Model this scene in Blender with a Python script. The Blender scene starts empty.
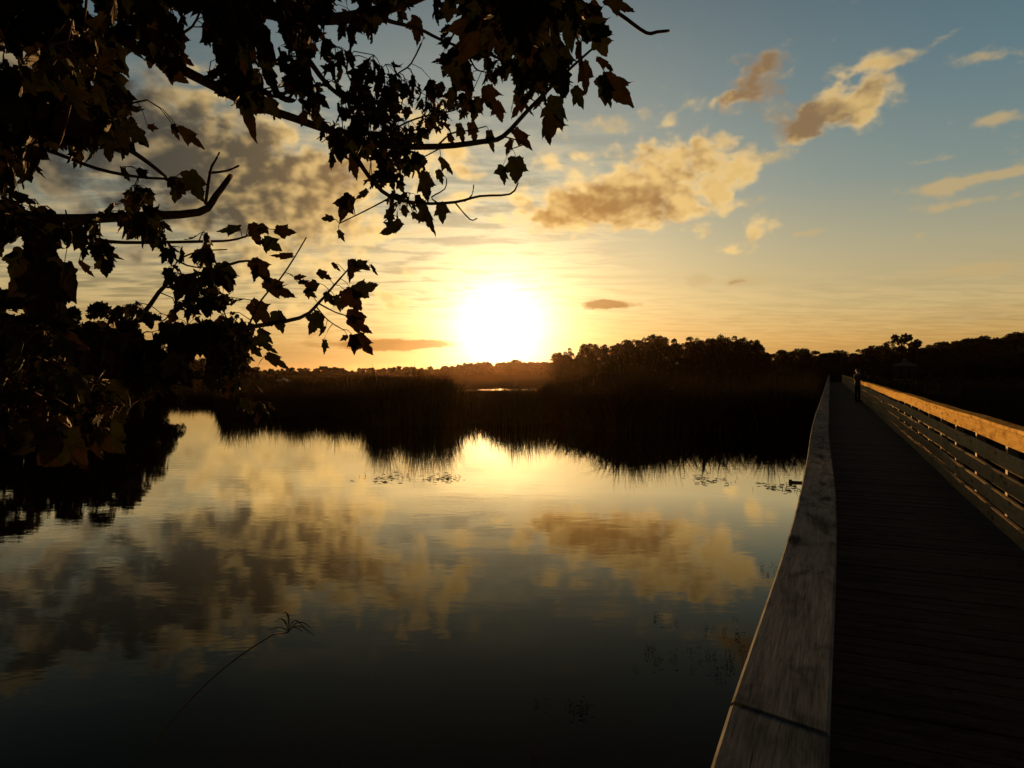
import bpy, bmesh, math, random
import numpy as np
from mathutils import Vector, Matrix

random.seed(7); rng = np.random.default_rng(7)
R = math.radians
SC = bpy.context.scene
COL = SC.collection
F = 700.0; HORIZ = 371.0; EYE = 2.45
BW_AZ = 24.4                       # boardwalk heading, degrees right of the view axis

# ------------------------------------------------------------------ basics
def link(o):
    COL.objects.link(o); return o
def tag(o, label=None, cat=None, group=None, kind=None):
    if label: o['label'] = label
    if cat: o['category'] = cat
    if group: o['group'] = group
    if kind: o['kind'] = kind
    return o
def empty(name, loc=(0, 0, 0), rz=0.0):
    o = link(bpy.data.objects.new(name, None)); o.location = loc; o.rotation_euler = (0, 0, rz)
    o.empty_display_size = 0.2
    return o
def mesh_obj(name, verts, faces, mat=None, parent=None, smooth=False):
    me = bpy.data.meshes.new(name)
    verts = np.asarray(verts, dtype=np.float64)
    me.from_pydata(verts.tolist(), [], faces if isinstance(faces, list) else faces.tolist())
    if smooth: me.polygons.foreach_set('use_smooth', [True] * len(me.polygons))
    me.update()
    o = link(bpy.data.objects.new(name, me))
    if mat:
        for m in (mat if isinstance(mat, (list, tuple)) else [mat]): me.materials.append(m)
    if parent: o.parent = parent
    return o
def fast_mesh(name, verts, tris, mat=None, parent=None):
    """triangle soup from numpy arrays"""
    me = bpy.data.meshes.new(name)
    v = np.ascontiguousarray(verts, dtype=np.float32); t = np.ascontiguousarray(tris, dtype=np.int32)
    me.vertices.add(len(v)); me.vertices.foreach_set('co', v.ravel())
    me.loops.add(t.size); me.loops.foreach_set('vertex_index', t.ravel())
    me.polygons.add(len(t))
    me.polygons.foreach_set('loop_start', np.arange(0, t.size, 3, dtype=np.int32))
    me.update(calc_edges=True); me.validate()
    o = link(bpy.data.objects.new(name, me))
    if mat: me.materials.append(mat)
    if parent: o.parent = parent
    return o
def copy_tree(o, parent=None):
    c = o.copy(); COL.objects.link(c)
    if parent: c.parent = parent
    for ch in list(o.children): copy_tree(ch, c)
    return c
class MB:
    def __init__(s): s.v = []; s.f = []
    def add(s, v, f):
        b = len(s.v); s.v += [tuple(p) for p in v]; s.f += [tuple(i + b for i in q) for q in f]
    def box(s, x0, x1, y0, y1, z0, z1):
        s.add([(x0,y0,z0),(x1,y0,z0),(x1,y1,z0),(x0,y1,z0),(x0,y0,z1),(x1,y0,z1),(x1,y1,z1),(x0,y1,z1)],
              [(0,3,2,1),(4,5,6,7),(0,1,5,4),(1,2,6,5),(2,3,7,6),(3,0,4,7)])
    def tube(s, pts, rad, n=6):
        pts = [Vector(p) for p in pts]; b = len(s.v); m = len(pts)
        for i, p in enumerate(pts):
            t = (pts[min(i+1, m-1)] - pts[max(i-1, 0)])
            t = t.normalized() if t.length > 1e-9 else Vector((0, 0, 1))
            a = Vector((0, 0, 1)) if abs(t.z) < .9 else Vector((1, 0, 0))
            e1 = t.cross(a).normalized(); e2 = t.cross(e1)
            for k in range(n):
                an = 2*math.pi*k/n
                s.v.append(tuple(p + (e1*math.cos(an) + e2*math.sin(an))*rad[i]))
        for i in range(m-1):
            for k in range(n):
                k2 = (k+1) % n
                s.f.append((b+i*n+k, b+i*n+k2, b+(i+1)*n+k2, b+(i+1)*n+k))
        s.f.append(tuple(b+k for k in range(n-1, -1, -1))); s.f.append(tuple(b+(m-1)*n+k for k in range(n)))
    def build(s, name, mat, parent=None, smooth=False):
        return mesh_obj(name, s.v, s.f, mat, parent, smooth)
def PT(u, v, d):
    """world point on the ray through photo pixel (u, v) at depth d"""
    return Vector(((u-512)/F*d, d, EYE + (HORIZ-v)/F*d))
def pix_az(u): return math.degrees(math.atan((u-512)/F))
def pix_el(u, v):
    a = math.atan((u-512)/F); return math.degrees(math.atan((HORIZ-v)/F*math.cos(a)))
def smoothstep(a, b, x):
    t = np.clip((x-a)/(b-a), 0, 1); return t*t*(3-2*t)
def vnoise(x, y, seed=0):
    """cheap smooth 2-D value noise, 0..1"""
    x = np.asarray(x, float); y = np.asarray(y, float)
    xi = np.floor(x); yi = np.floor(y); fx = x-xi; fy = y-yi
    def h(a, b):
        s = np.sin(a*127.1 + b*311.7 + seed*74.7)*43758.5453
        return s-np.floor(s)
    fx = fx*fx*(3-2*fx); fy = fy*fy*(3-2*fy)
    return (h(xi,yi)*(1-fx)+h(xi+1,yi)*fx)*(1-fy)+(h(xi,yi+1)*(1-fx)+h(xi+1,yi+1)*fx)*fy

# ------------------------------------------------------------------ node helpers
class NT:
    def __init__(s, tree): s.t = tree; s.n = tree.nodes; s.l = tree.links
    def node(s, typ, **kw):
        n = s.n.new(typ)
        for k, v in kw.items(): setattr(n, k, v)
        return n
    def set(s, sock, val):
        if isinstance(val, bpy.types.NodeSocket): s.l.new(val, sock)
        else: sock.default_value = val
    def m(s, op, a, b=None, c=None, clamp=False):
        n = s.node('ShaderNodeMath', operation=op, use_clamp=clamp)
        s.set(n.inputs[0], a)
        if b is not None: s.set(n.inputs[1], b)
        if c is not None: s.set(n.inputs[2], c)
        return n.outputs[0]
    def vm(s, op, a, b=None):
        n = s.node('ShaderNodeVectorMath', operation=op)
        s.set(n.inputs[0], a)
        if b is not None: s.set(n.inputs[1], b)
        return n
    def mapr(s, x, a, b, c=0.0, d=1.0, smooth=True):
        n = s.node('ShaderNodeMapRange', interpolation_type='SMOOTHSTEP' if smooth else 'LINEAR')
        for i, v in enumerate((x, a, b, c, d)): s.set(n.inputs[i], v)
        return n.outputs[0]
    def mix(s, fac, a, b, blend='MIX'):
        n = s.node('ShaderNodeMix', data_type='RGBA', blend_type=blend)
        s.set(n.inputs[0], fac); s.set(n.inputs[6], a if isinstance(a, bpy.types.NodeSocket) else (*a, 1)[:4])
        s.set(n.inputs[7], b if isinstance(b, bpy.types.NodeSocket) else (*b, 1)[:4])
        return n.outputs[2]
    def ramp(s, x, stops, interp='LINEAR'):
        n = s.node('ShaderNodeValToRGB'); s.set(n.inputs[0], x); cr = n.color_ramp; cr.interpolation = interp
        while len(cr.elements) < len(stops): cr.elements.new(0.5)
        for e, (p, c) in zip(cr.elements, stops): e.position = p; e.color = (*c, 1)[:4]
        return n.outputs[0]
    def noise(s, vec, scale, detail=4, rough=.5, dist=0.0):
        n = s.node('ShaderNodeTexNoise'); s.set(n.inputs['Vector'], vec)
        n.inputs['Scale'].default_value = scale; n.inputs['Detail'].default_value = detail
        n.inputs['Roughness'].default_value = rough; n.inputs['Distortion'].default_value = dist
        return n.outputs[0]
    def mapping(s, vec, scale=(1,1,1), loc=(0,0,0), rot=(0,0,0)):
        n = s.node('ShaderNodeMapping'); s.set(n.inputs[0], vec)
        s.set(n.inputs[1], loc); n.inputs[2].default_value = rot; n.inputs[3].default_value = scale
        return n.outputs[0]
    def comb(s, x, y, z):
        n = s.node('ShaderNodeCombineXYZ')
        for i, v in enumerate((x, y, z)): s.set(n.inputs[i], v)
        return n.outputs[0]
def srgb(r, g, b):
    f = lambda c: (c/12.92 if c <= .04045 else ((c+.055)/1.055)**2.4)
    return (f(r/255), f(g/255), f(b/255))
def material(name):
    m = bpy.data.materials.new(name); m.use_nodes = True
    t = NT(m.node_tree); b = t.n['Principled BSDF']
    return m, t, b

# ------------------------------------------------------------------ world: evening sky
EXPO = 0.9
SUN_U, SUN_V = 500, 327
SUN_AZ, SUN_EL = pix_az(SUN_U), pix_el(SUN_U, SUN_V)
def make_world():
    w = bpy.data.worlds.new('World'); SC.world = w; w.use_nodes = True; w.cycles.sampling_method = 'MANUAL'; w.cycles.sample_map_resolution = 1024
    t = NT(w.node_tree); bg = t.n['Background']
    tc = t.node('ShaderNodeTexCoord'); D = tc.outputs['Generated']
    D = t.vm('NORMALIZE', D).outputs[0]
    sp = t.node('ShaderNodeSeparateXYZ'); t.l.new(D, sp.inputs[0]); x, y, z = sp.outputs
    zc = t.m('MAXIMUM', z, 0.0)
    el = t.m('MULTIPLY', t.m('ARCSINE', zc), 57.29578)
    az = t.m('MULTIPLY', t.m('ARCTAN2', x, y), 57.29578)
    sa, se = R(SUN_AZ), R(SUN_EL)
    S = (math.sin(sa)*math.cos(se), math.cos(sa)*math.cos(se), math.sin(se))
    cg = t.m('MINIMUM', t.vm('DOT_PRODUCT', D, S).outputs['Value'], 0.99999)
    gam = t.m('MULTIPLY', t.m('ARCCOSINE', cg), 57.29578)
    # physical sky underneath
    sky = t.node('ShaderNodeTexSky', sky_type='NISHITA'); sky.sun_disc = False
    sky.sun_elevation = R(3.36); sky.sun_rotation = R(SUN_AZ); sky.air_density = 1.2; sky.dust_density = 2.5
    nish = t.mix(1.0, sky.outputs[0], (.10, .10, .10), 'MULTIPLY')
    # clear evening gradient
    e60 = t.m('DIVIDE', el, 60.0)
    base = t.ramp(e60, [(0.0, srgb(172,124,58)), (2.2/60, srgb(194,152,86)), (5/60, srgb(192,170,120)), (9/60, srgb(166,161,132)),
                        (14/60, srgb(120,140,138)), (20/60, srgb(90,121,132)), (28/60, srgb(62,95,113)), (36/60, srgb(38,56,70)), (1.0, srgb(16,24,34))])
    # darker away from the sun
    back = t.mapr(t.m('MULTIPLY', t.m('ABSOLUTE', t.m('SUBTRACT', az, SUN_AZ)), 1.0), 35, 120, 1.0, 0.22)
    base = t.mix(1.0, base, t.comb(back, back, back), 'MULTIPLY')
    lf = t.mapr(az, -9, -26, 1.0, .74); base = t.mix(1.0, base, t.comb(lf, lf, lf), 'MULTIPLY')
    base = t.mix(0.12, base, nish)
    def glow(col, amp, scale, power):
        q = t.m('POWER', t.m('DIVIDE', gam, scale), power)
        g = t.m('MULTIPLY', t.m('EXPONENT', t.m('MULTIPLY', q, -1.0)), amp)
        n = t.vm('SCALE', col); t.l.new(g, n.inputs['Scale']); return n.outputs[0]
    G1 = glow((1.0, .82, .46), 3.5, 2.9, 1.25)
    G2 = glow((.80, .65, .34), .52, 11.0, 1.3)
    G3 = glow((.30, .215, .09), .58, 21.0, 1.5)
    glw = t.vm('ADD', t.vm('ADD', G1, G2).outputs[0], G3).outputs[0]

    # ---- clouds, laid out by direction (azimuth, elevation) in degrees
    nz1 = t.noise(t.mapping(D, (1, 1, 1.5)), 9.0, 6, .58)
    nz2 = t.noise(t.mapping(D, (1, 1, 1.7), (4.3, 1.1, 2.2)), 24.0, 6, .6)
    wa = t.m('MULTIPLY', t.m('SUBTRACT', nz1, .5), 7.0)
    we = t.m('MULTIPLY', t.m('SUBTRACT', t.noise(t.mapping(D, (1,1,1.3), (7, 3, 5)), 10.0, 5, .58), .5), 5.0)
    azw = t.m('ADD', az, wa); elw = t.m('ADD', el, we)
    def blob(u, v, a, b, rot, wgt, warp=True):
        a0, e0 = pix_az(u), pix_el(u, v); c, s_ = math.cos(R(rot)), math.sin(R(rot))
        A, E = (azw, elw) if warp else (az, el)
        da = t.m('SUBTRACT', A, a0); de = t.m('SUBTRACT', E, e0)
        k = 0.0818
        p = t.m('ADD', t.m('MULTIPLY', da, c/(a*k)), t.m('MULTIPLY', de, s_/(a*k)))
        q = t.m('ADD', t.m('MULTIPLY', da, -s_/(b*k)), t.m('MULTIPLY', de, c/(b*k)))
        r2 = t.m('ADD', t.m('MULTIPLY', p, p), t.m('MULTIPLY', q, q))
        return t.m('MULTIPLY', t.m('EXPONENT', t.m('MULTIPLY', r2, -1.0)), wgt)
    def total(lst):
        s = None
        for b in lst:
            v = blob(*b); s = v if s is None else t.m('ADD', s, v)
        return s
    cum = total([  # u, v, semi-axes px, tilt, weight : cumulus bodies
        (655,180,58,34,10,1.0), (600,200,60,36,-5,.95), (712,165,30,26,20,.75), (550,202,46,32,0,.75), (690,215,46,24,0,.6), (650,150,22,16,0,.4),
        (862,88,36,21,36,1.05), (832,112,30,16,30,.7), (800,120,42,21,12,.95), (762,80,26,24,40,.95), (735,100,30,15,10,.75),
        (90,160,190,60,-6,1.2), (250,150,85,44,-18,.8), (290,215,100,40,-22,.75), (360,165,50,46,70,.8), (60,80,130,34,0,.5), (432,150,42,56,60,.85), (250,285,80,36,0,.75), (340,318,80,20,0,.5),
        (600,126,60,16,12,.4), (763,235,20,13,30,.95)])
    dark = total([(235,150,70,30,-12,.65), (70,160,170,56,-6,1.2), (560,205,36,28,0,.75), (600,190,26,22,0,.5), (640,210,24,16,0,.45), (672,215,22,14,0,.45), (708,158,20,14,0,.3), (757,85,36,34,30,1.35), (795,122,46,24,8,.95), (835,115,22,12,30,.25), (338,150,24,36,60,.85), (60,80,150,40,0,.5), (260,290,60,20,0,.5)])
    A0, E0 = azw, elw
    azw = t.m('ADD', az, t.m('MULTIPLY', wa, .5)); elw = t.m('ADD', el, t.m('MULTIPLY', we, .2))
    strip = total([(415,343,44,5,1,1.0,), (375,346,34,6,0,.8), (610,305,28,6,1,1.1), (740,283,24,5,0,.55), (320,332,70,9,3,.5), (300,345,60,6,0,.4), (460,335,20,3,0,.3)])
    wisp = total([(990,178,46,4,5,.7), (955,206,50,4,3,.75), (980,270,50,6,3,1.0), (990,120,17,5,4,.9), (985,60,40,7,-4,.6), (945,37,28,4,22,.5), (745,282,24,6,0,1.0),
                  (697,280,16,7,0,.95), (762,158,44,7,4,.8), (943,189,22,6,3,.9), (925,162,22,4,6,.5), (918,300,50,4,0,.5), (1000,315,60,5,4,.5), (620,122,60,9,8,.6), (760,200,40,7,10,.4), (825,75,26,6,14,.4), (800,233,24,4,4,.6), (922,235,8,5,30,.6),
                  (1120,150,90,10,4,.8), (1180,90,90,12,8,.7), (600,60,60,8,12,.2)])
    nb_ = t.noise(t.mapping(D, (1, 1, 1.3), (3.1, .7, 5.5)), 15.0, 3, .5, .25)
    bil = t.m('SUBTRACT', t.m('ABSOLUTE', t.m('MULTIPLY', t.m('SUBTRACT', nb_, .5), 4.0)), .42)
    n1 = t.m('SUBTRACT', nz1, .5); n2 = t.m('SUBTRACT', nz2, .5)
    n3 = t.m('SUBTRACT', t.noise(t.mapping(D, (1, 1, 1.5), (1.7, 8.1, 3.2)), 60.0, 5, .6), .5)
    nd = t.m('ADD', t.m('ADD', t.m('MULTIPLY', n1, .9), t.m('MULTIPLY', n2, .95)), t.m('ADD', t.m('MULTIPLY', n3, .45), t.m('MULTIPLY', bil, 1.1)))
    cumd = t.m('ADD', cum, t.m('MULTIPLY', nd, t.mapr(cum, .02, .30)))
    covC = t.mapr(cumd, .16, 1.12)
    # billow shading: same noise sampled a little nearer the sun
    offs = t.vm('ADD', D, t.vm('SCALE', t.vm('SUBTRACT', S, D).outputs[0]).outputs[0])
    sc_n = [n for n in t.n if n.bl_idname == 'ShaderNodeVectorMath' and n.operation == 'SCALE'][-1]; sc_n.inputs['Scale'].default_value = .035
    nl0 = t.noise(t.mapping(D, (1, 1, 1.4), (4.3, 1.1, 2.2)), 17.0, 3, .55); nl = t.noise(t.mapping(offs.outputs[0], (1, 1, 1.4), (4.3, 1.1, 2.2)), 17.0, 3, .55)
    lit = t.m('SUBTRACT', nl0, nl)
    thick = t.m('ADD', t.m('ADD', t.m('MULTIPLY', t.m('MINIMUM', cumd, 1.25), .40), t.m('MULTIPLY', dark, .42)), t.m('ADD', t.m('MULTIPLY', lit, -2.6), t.m('ADD', t.m('MULTIPLY', t.m('SUBTRACT', nl0, .5), .9), t.m('MULTIPLY', bil, -.45))))
    core = t.mapr(thick, .24, 1.05)
    near = t.m('EXPONENT', t.m('MULTIPLY', gam, -1/17.0))
    goldn = t.mix(near, srgb(184,158,106), (1.45, .92, .31))
    coren = t.mix(near, srgb(98,96,86), (.80, .36, .05))
    leftn = t.mapr(az, -6, -24)
    coren = t.mix(leftn, coren, srgb(94,84,66))
    cloudc = t.mix(core, goldn, coren)
    dl = t.mapr(az, -20, -30); cloudc = t.mix(dl, cloudc, t.mix(core, srgb(140,124,94), srgb(70,68,62)))
    rim = t.m('MULTIPLY', t.m('MULTIPLY', covC, t.m('SUBTRACT', 1.0, covC)), 1.1); rv = t.m('ADD', 1.0, rim); cloudc = t.mix(1.0, cloudc, t.comb(rv, rv, rv), 'MULTIPLY')
    # thin sheets of altocumulus round the sun, in cloud-plane perspective
    zz = t.m('ADD', zc, .06)
    pl = t.comb(t.m('DIVIDE', x, zz), t.m('DIVIDE', y, zz), 0.0)
    alt = t.noise(t.mapping(pl, (1.5, 3.2, 1)), 1.5, 7, .62, .4)
    amask = t.m('MULTIPLY', t.m('MULTIPLY', t.mapr(el, 3.0, 7.0), t.mapr(el, 25, 13)), t.mapr(az, 14, -3))
    amask = t.m('ADD', amask, t.m('MULTIPLY', t.m('MULTIPLY', t.mapr(el, .3, 2.5), t.mapr(el, 9, 4)), .28))
    covA = t.m('MULTIPLY', t.mapr(alt, .46, .70), t.m('MULTIPLY', amask, .8), clamp=True)
    altc = t.mix(near, srgb(190,160,104), (1.15, .83, .36))
    streak = t.noise(t.mapping(t.comb(az, el, 0.0), (.06, .95, 1)), 1.0, 4, .55)
    sb = t.mapr(streak, .35, .68, .96, 1.05)
    covW = t.mapr(t.m('ADD', wisp, t.m('ADD', t.m('MULTIPLY', n2, 1.3), t.m('MULTIPLY', n3, .9))), .22, .95, 0, .75)
    wc = t.mix(near, srgb(186,160,112), (.9, .66, .3))
    covS = t.mapr(t.m('ADD', strip, t.m('MULTIPLY', n2, .9)), .38, .75, 0, .8)
    scol = t.mix(near, srgb(120,92,56), srgb(200,128,44))
    c = t.vm('ADD', base, glw).outputs[0]
    low = t.mapr(el, 9, 3)
    c2 = t.mix(1.0, c, t.comb(sb, sb, sb), 'MULTIPLY'); c = t.mix(low, c, c2)
    amod = t.mapr(alt, .36, .62, .70, 1.25); am = t.mix(1.0, c, t.comb(amod, amod, amod), 'MULTIPLY'); c = t.mix(t.m('MULTIPLY', amask, 1.0, clamp=True), c, am)
    c = t.mix(covA, c, altc)
    c = t.mix(covW, c, wc)
    c = t.mix(covC, c, cloudc)
    c = t.mix(covS, c, scol)
    # the sun burns through whatever lies in front of it
    c = t.vm('ADD', c, t.vm('SCALE', G1).outputs[0])
    scn = [n for n in t.n if n.bl_idname == 'ShaderNodeVectorMath' and n.operation == 'SCALE'][-1]; scn.inputs['Scale'].default_value = .35
    t.l.new(c.outputs[0], bg.inputs[0]); bg.inputs[1].default_value = 1/(2**EXPO)
make_world()

# ------------------------------------------------------------------ materials
def wood_mat(name, c_dark, c_mid, c_light, axis='x', bump=.35, knots=True, rough=.8, spec=.25):
    m, t, b = material(name)
    tc = t.node('ShaderNodeTexCoord'); oi = t.node('ShaderNodeObjectInfo'); ge = t.node('ShaderNodeNewGeometry')
    rnd = t.m('ADD', t.m('MULTIPLY', oi.outputs['Random'], 37.0), t.m('MULTIPLY', ge.outputs['Random Per Island'], 53.0))
    vec = t.vm('ADD', tc.outputs['Object'], t.comb(rnd, rnd, rnd)).outputs[0]
    sc1 = (1.5, 15, 15) if axis == 'x' else (15, 1.5, 15)
    sc2 = (7, 150, 150) if axis == 'x' else (150, 7, 150)
    g1 = t.noise(t.mapping(vec, sc1), 2.2, 6, .6, .9)
    g2 = t.noise(t.mapping(vec, sc2), 1.6, 5, .65, .3)
    blot = t.noise(t.mapping(vec, (1, 2.2, 2.2) if axis == 'x' else (2.2, 1, 2.2)), 4.5, 5, .65, .6)
    g = t.m('ADD', t.m('MULTIPLY', g1, .55), t.m('MULTIPLY', g2, .5))
    col = t.ramp(g, [(.30, c_dark), (.50, c_mid), (.72, c_light)])
    col = t.mix(t.mapr(blot, .46, .68, 0, .72), col, c_dark)
    h = t.m('ADD', t.m('MULTIPLY', g1, .6), t.m('MULTIPLY', g2, .7))
    crack = t.mapr(t.noise(t.mapping(vec, (.9, 40, 40) if axis == 'x' else (40, .9, 40)), 1.6, 4, .6, .5), .30, .265)
    col = t.mix(t.m('MULTIPLY', crack, .85), col, tuple(x*.15 for x in c_dark)); h = t.m('SUBTRACT', h, t.m('MULTIPLY', crack, .9))
    if knots:
        vo = t.node('ShaderNodeTexVoronoi'); t.l.new(t.mapping(vec, (2.6, 8.5, 8.5) if axis == 'x' else (8.5, 2.6, 8.5)), vo.inputs['Vector']); vo.inputs['Scale'].default_value = 1.0
        dd = t.m('ADD', vo.outputs['Distance'], t.m('MULTIPLY', t.m('SUBTRACT', g1, .5), .22))
        kn = t.mapr(dd, .27, .06)
        sp = t.node('ShaderNodeSeparateColor'); t.l.new(vo.outputs['Color'], sp.inputs[0])
        kn = t.m('MULTIPLY', kn, t.mapr(sp.outputs[0], .22, .3))
        col = t.mix(t.m('MULTIPLY', kn, .8), col, tuple(x*.3 for x in c_dark))
    rv = t.mapr(ge.outputs['Random Per Island'], 0, 1, .78, 1.18, False)
    rv2 = t.mapr(oi.outputs['Random'], 0, 1, .85, 1.12, False); rr = t.m('MULTIPLY', rv, rv2)
    col = t.mix(1.0, col, t.comb(rr, rr, rr), 'MULTIPLY')
    t.set(b.inputs['Base Color'], col); b.inputs['Roughness'].default_value = rough; b.inputs['Specular IOR Level'].default_value = spec
    bp = t.node('ShaderNodeBump'); bp.inputs['Strength'].default_value = bump; bp.inputs['Distance'].default_value = .004
    t.set(bp.inputs['Height'], h); t.l.new(bp.outputs[0], b.inputs['Normal'])
    return m
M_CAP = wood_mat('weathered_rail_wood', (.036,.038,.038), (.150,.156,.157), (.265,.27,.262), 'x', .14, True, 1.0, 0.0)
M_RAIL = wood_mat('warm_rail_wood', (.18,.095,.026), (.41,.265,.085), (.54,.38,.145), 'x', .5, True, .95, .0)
M_SLAT = wood_mat('slat_wood', (.30,.215,.115), (.48,.36,.195), (.58,.45,.26), 'x', .35, True, .95, .0)
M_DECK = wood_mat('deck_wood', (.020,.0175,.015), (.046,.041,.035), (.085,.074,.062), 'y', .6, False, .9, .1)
M_POST = wood_mat('post_wood', (.12,.085,.05), (.19,.14,.085), (.26,.2,.125), 'x', .4, False)

def simple_mat(name, col, rough=.7, var=0.0, nscale=5.0, spec=.3, bump=0.0):
    m, t, b = material(name)
    tc = t.node('ShaderNodeTexCoord')
    n = t.noise(tc.outputs['Object'], nscale, 5, .6)
    lo = tuple(c*(1-var) for c in col); hi = tuple(c*(1+var) for c in col)
    t.set(b.inputs['Base Color'], t.ramp(n, [(.3, lo), (.7, hi)]))
    b.inputs['Roughness'].default_value = rough; b.inputs['Specular IOR Level'].default_value = spec
    if bump:
        bp = t.node('ShaderNodeBump'); bp.inputs['Strength'].default_value = bump; bp.inputs['Distance'].default_value = .02
        t.set(bp.inputs['Height'], n); t.l.new(bp.outputs[0], b.inputs['Normal'])
    return m
def leaf_mat(name, cols, transl=.25, rough=.6, spec=0.0):
    """cols: list of base colours spread over the leaves at random"""
    m, t, b = material(name)
    ge = t.node('ShaderNodeNewGeometry'); tc = t.node('ShaderNodeTexCoord')
    k = len(cols); col = t.ramp(ge.outputs['Random Per Island'], [(i/max(k-1, 1), c) for i, c in enumerate(cols)])
    n = t.noise(tc.outputs['Object'], 45.0, 4, .6)
    v = t.mapr(n, .3, .7, .7, 1.25)
    col = t.mix(1.0, col, t.comb(v, v, v), 'MULTIPLY')
    t.set(b.inputs['Base Color'], col); b.inputs['Roughness'].default_value = rough; b.inputs['Specular IOR Level'].default_value = spec
    tr = t.node('ShaderNodeBsdfTranslucent'); t.l.new(col, tr.inputs[0])
    mx = t.node('ShaderNodeMixShader'); mx.inputs[0].default_value = transl
    t.l.new(b.outputs[0], mx.inputs[1]); t.l.new(tr.outputs[0], mx.inputs[2])
    t.l.new(mx.outputs[0], t.n['Material Output'].inputs[0])
    return m
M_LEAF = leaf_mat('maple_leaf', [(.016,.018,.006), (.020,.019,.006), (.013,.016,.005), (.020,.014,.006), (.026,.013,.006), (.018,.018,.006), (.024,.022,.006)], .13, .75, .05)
M_BARK = simple_mat('maple_bark', (.05,.038,.03), .9, .5, 30, .0, .5)
M_TWIG = simple_mat('maple_twig', (.05,.024,.016), .8, .3, 40, .05)
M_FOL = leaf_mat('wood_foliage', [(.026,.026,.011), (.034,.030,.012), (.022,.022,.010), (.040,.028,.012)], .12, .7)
M_REED = leaf_mat('reed_blade', [(.030,.022,.011), (.024,.022,.010), (.042,.028,.014), (.020,.019,.009)], .10, .65)
M_TRUNK = simple_mat('trunk_bark', (.05,.04,.032), .9, .4, 8, .2)

def ground_mat():
    m, t, b = material('marsh_soil')
    tc = t.node('ShaderNodeTexCoord'); n = t.noise(tc.outputs['Object'], .8, 8, .65); n2 = t.noise(tc.outputs['Object'], .05, 4, .5)
    col = t.mix(t.mapr(n2, .4, .65), t.ramp(n, [(.3, (.010,.009,.005)), (.55, (.018,.016,.008)), (.75, (.028,.023,.011))]), t.ramp(n, [(.3, (.008,.009,.005)), (.7, (.02,.021,.009))]))
    t.set(b.inputs['Base Color'], col); b.inputs['Roughness'].default_value = 1; b.inputs['Specular IOR Level'].default_value = 0
    bp = t.node('ShaderNodeBump'); bp.inputs['Strength'].default_value = .4; bp.inputs['Distance'].default_value = .03
    t.set(bp.inputs['Height'], n); t.l.new(bp.outputs[0], b.inputs['Normal'])
    return m
def water_mat():
    m, t, b = material('pond_water')
    tc = t.node('ShaderNodeTexCoord'); P = tc.outputs['Object']
    b.inputs['Base Color'].default_value = (.006, .005, .0035, 1)
    b.inputs['Roughness'].default_value = .018; b.inputs['IOR'].default_value = 1.333
    a = t.noise(t.mapping(P, (1, 2.2, 1), (0,0,0), (0,0,R(8))), 1.6, 3, .5, .3)
    f = t.noise(t.mapping(P, (1, 1.8, 1)), 8.0, 3, .55)
    patch = t.mapr(t.noise(t.mapping(P, (.35, 1.0, 1)), .5, 3, .5), .38, .66, .25, 1.0)
    h = t.m('ADD', t.m('MULTIPLY', a, .6), t.m('MULTIPLY', t.m('MULTIPLY', f, .17), patch))
    bp = t.node('ShaderNodeBump'); bp.inputs['Strength'].default_value = 1.0; bp.inputs['Distance'].default_value = .0022
    t.set(bp.inputs['Height'], h)
    # reflection curve bent past Fresnel to paint in darker near water; base is tannin-dark
    fr = t.node('ShaderNodeFresnel'); fr.inputs['IOR'].default_value = 1.333
    k = t.m('MINIMUM', t.m('MULTIPLY', t.m('POWER', fr.outputs[0], 2.35), 9.0), .80)
    gl = t.node('ShaderNodeBsdfGlossy'); gl.inputs['Roughness'].default_value = .018; gl.inputs['Color'].default_value = (1, .91, .73, 1)  # gloss tint paints warm light into the reflections
    t.l.new(bp.outputs[0], gl.inputs['Normal'])
    df = t.node('ShaderNodeBsdfDiffuse'); df.inputs['Color'].default_value = (.006, .005, .0035, 1)
    mx = t.node('ShaderNodeMixShader'); t.l.new(k, mx.inputs[0]); t.l.new(df.outputs[0], mx.inputs[1]); t.l.new(gl.outputs[0], mx.inputs[2])
    t.l.new(mx.outputs[0], t.n['Material Output'].inputs[0]); t.n.remove(b)
    return m

# ------------------------------------------------------------------ terrain, water
SHORE = [(-9000,22),(-400,31),(0,36),(160,37),(170,53),(213,53),(222,37),(362,36.5),(374,31),(452,31),(464,33),(560,32),(620,29.5),(720,29),(800,29.5),(840,29),(870,22),(930,14),(1024,9),(1500,5),(9000,4)]
def shore_depth(u):
    us, ds = zip(*SHORE); return np.interp(u, us, ds)
def land(x, y):
    """signed metres inland of the shore (negative = open water) with a ragged edge"""
    x = np.asarray(x, float); y = np.asarray(y, float)
    yy = np.maximum(y, .5); u = 512 + F*x/yy
    d = y - shore_depth(u) + (vnoise(x*.45, y*.45, 3)-.5)*2.6 + (vnoise(x*1.6, y*1.6, 5)-.5)*.8
    # far lagoon that still catches the light
    lag = (np.minimum(y-86, 97-y))*.5 - np.maximum(0, np.abs(u-500)-68)*.06 + (vnoise(x*.13, y*.35, 9)-.55)*9.0
    d = np.minimum(d, -lag)
    # bank under the maple on the left, behind the view
    r = np.hypot((x+4.6)/1.9, (y+.3)/2.6); d = np.maximum(d, (1-r)*2.5)
    d = np.where(y < -6, np.maximum(d, -6-y), d)
    return d
def terrain_h(x, y):
    d = land(x, y)
    h = -.9 + .9*smoothstep(-4, 0, d) + .16*smoothstep(0, 1.5, d) + (vnoise(x*.3, y*.3, 1)-.5)*.12*smoothstep(0, 3, d)
    far = np.hypot(x, y)
    return h + .6*smoothstep(110, 260, far)
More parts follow.
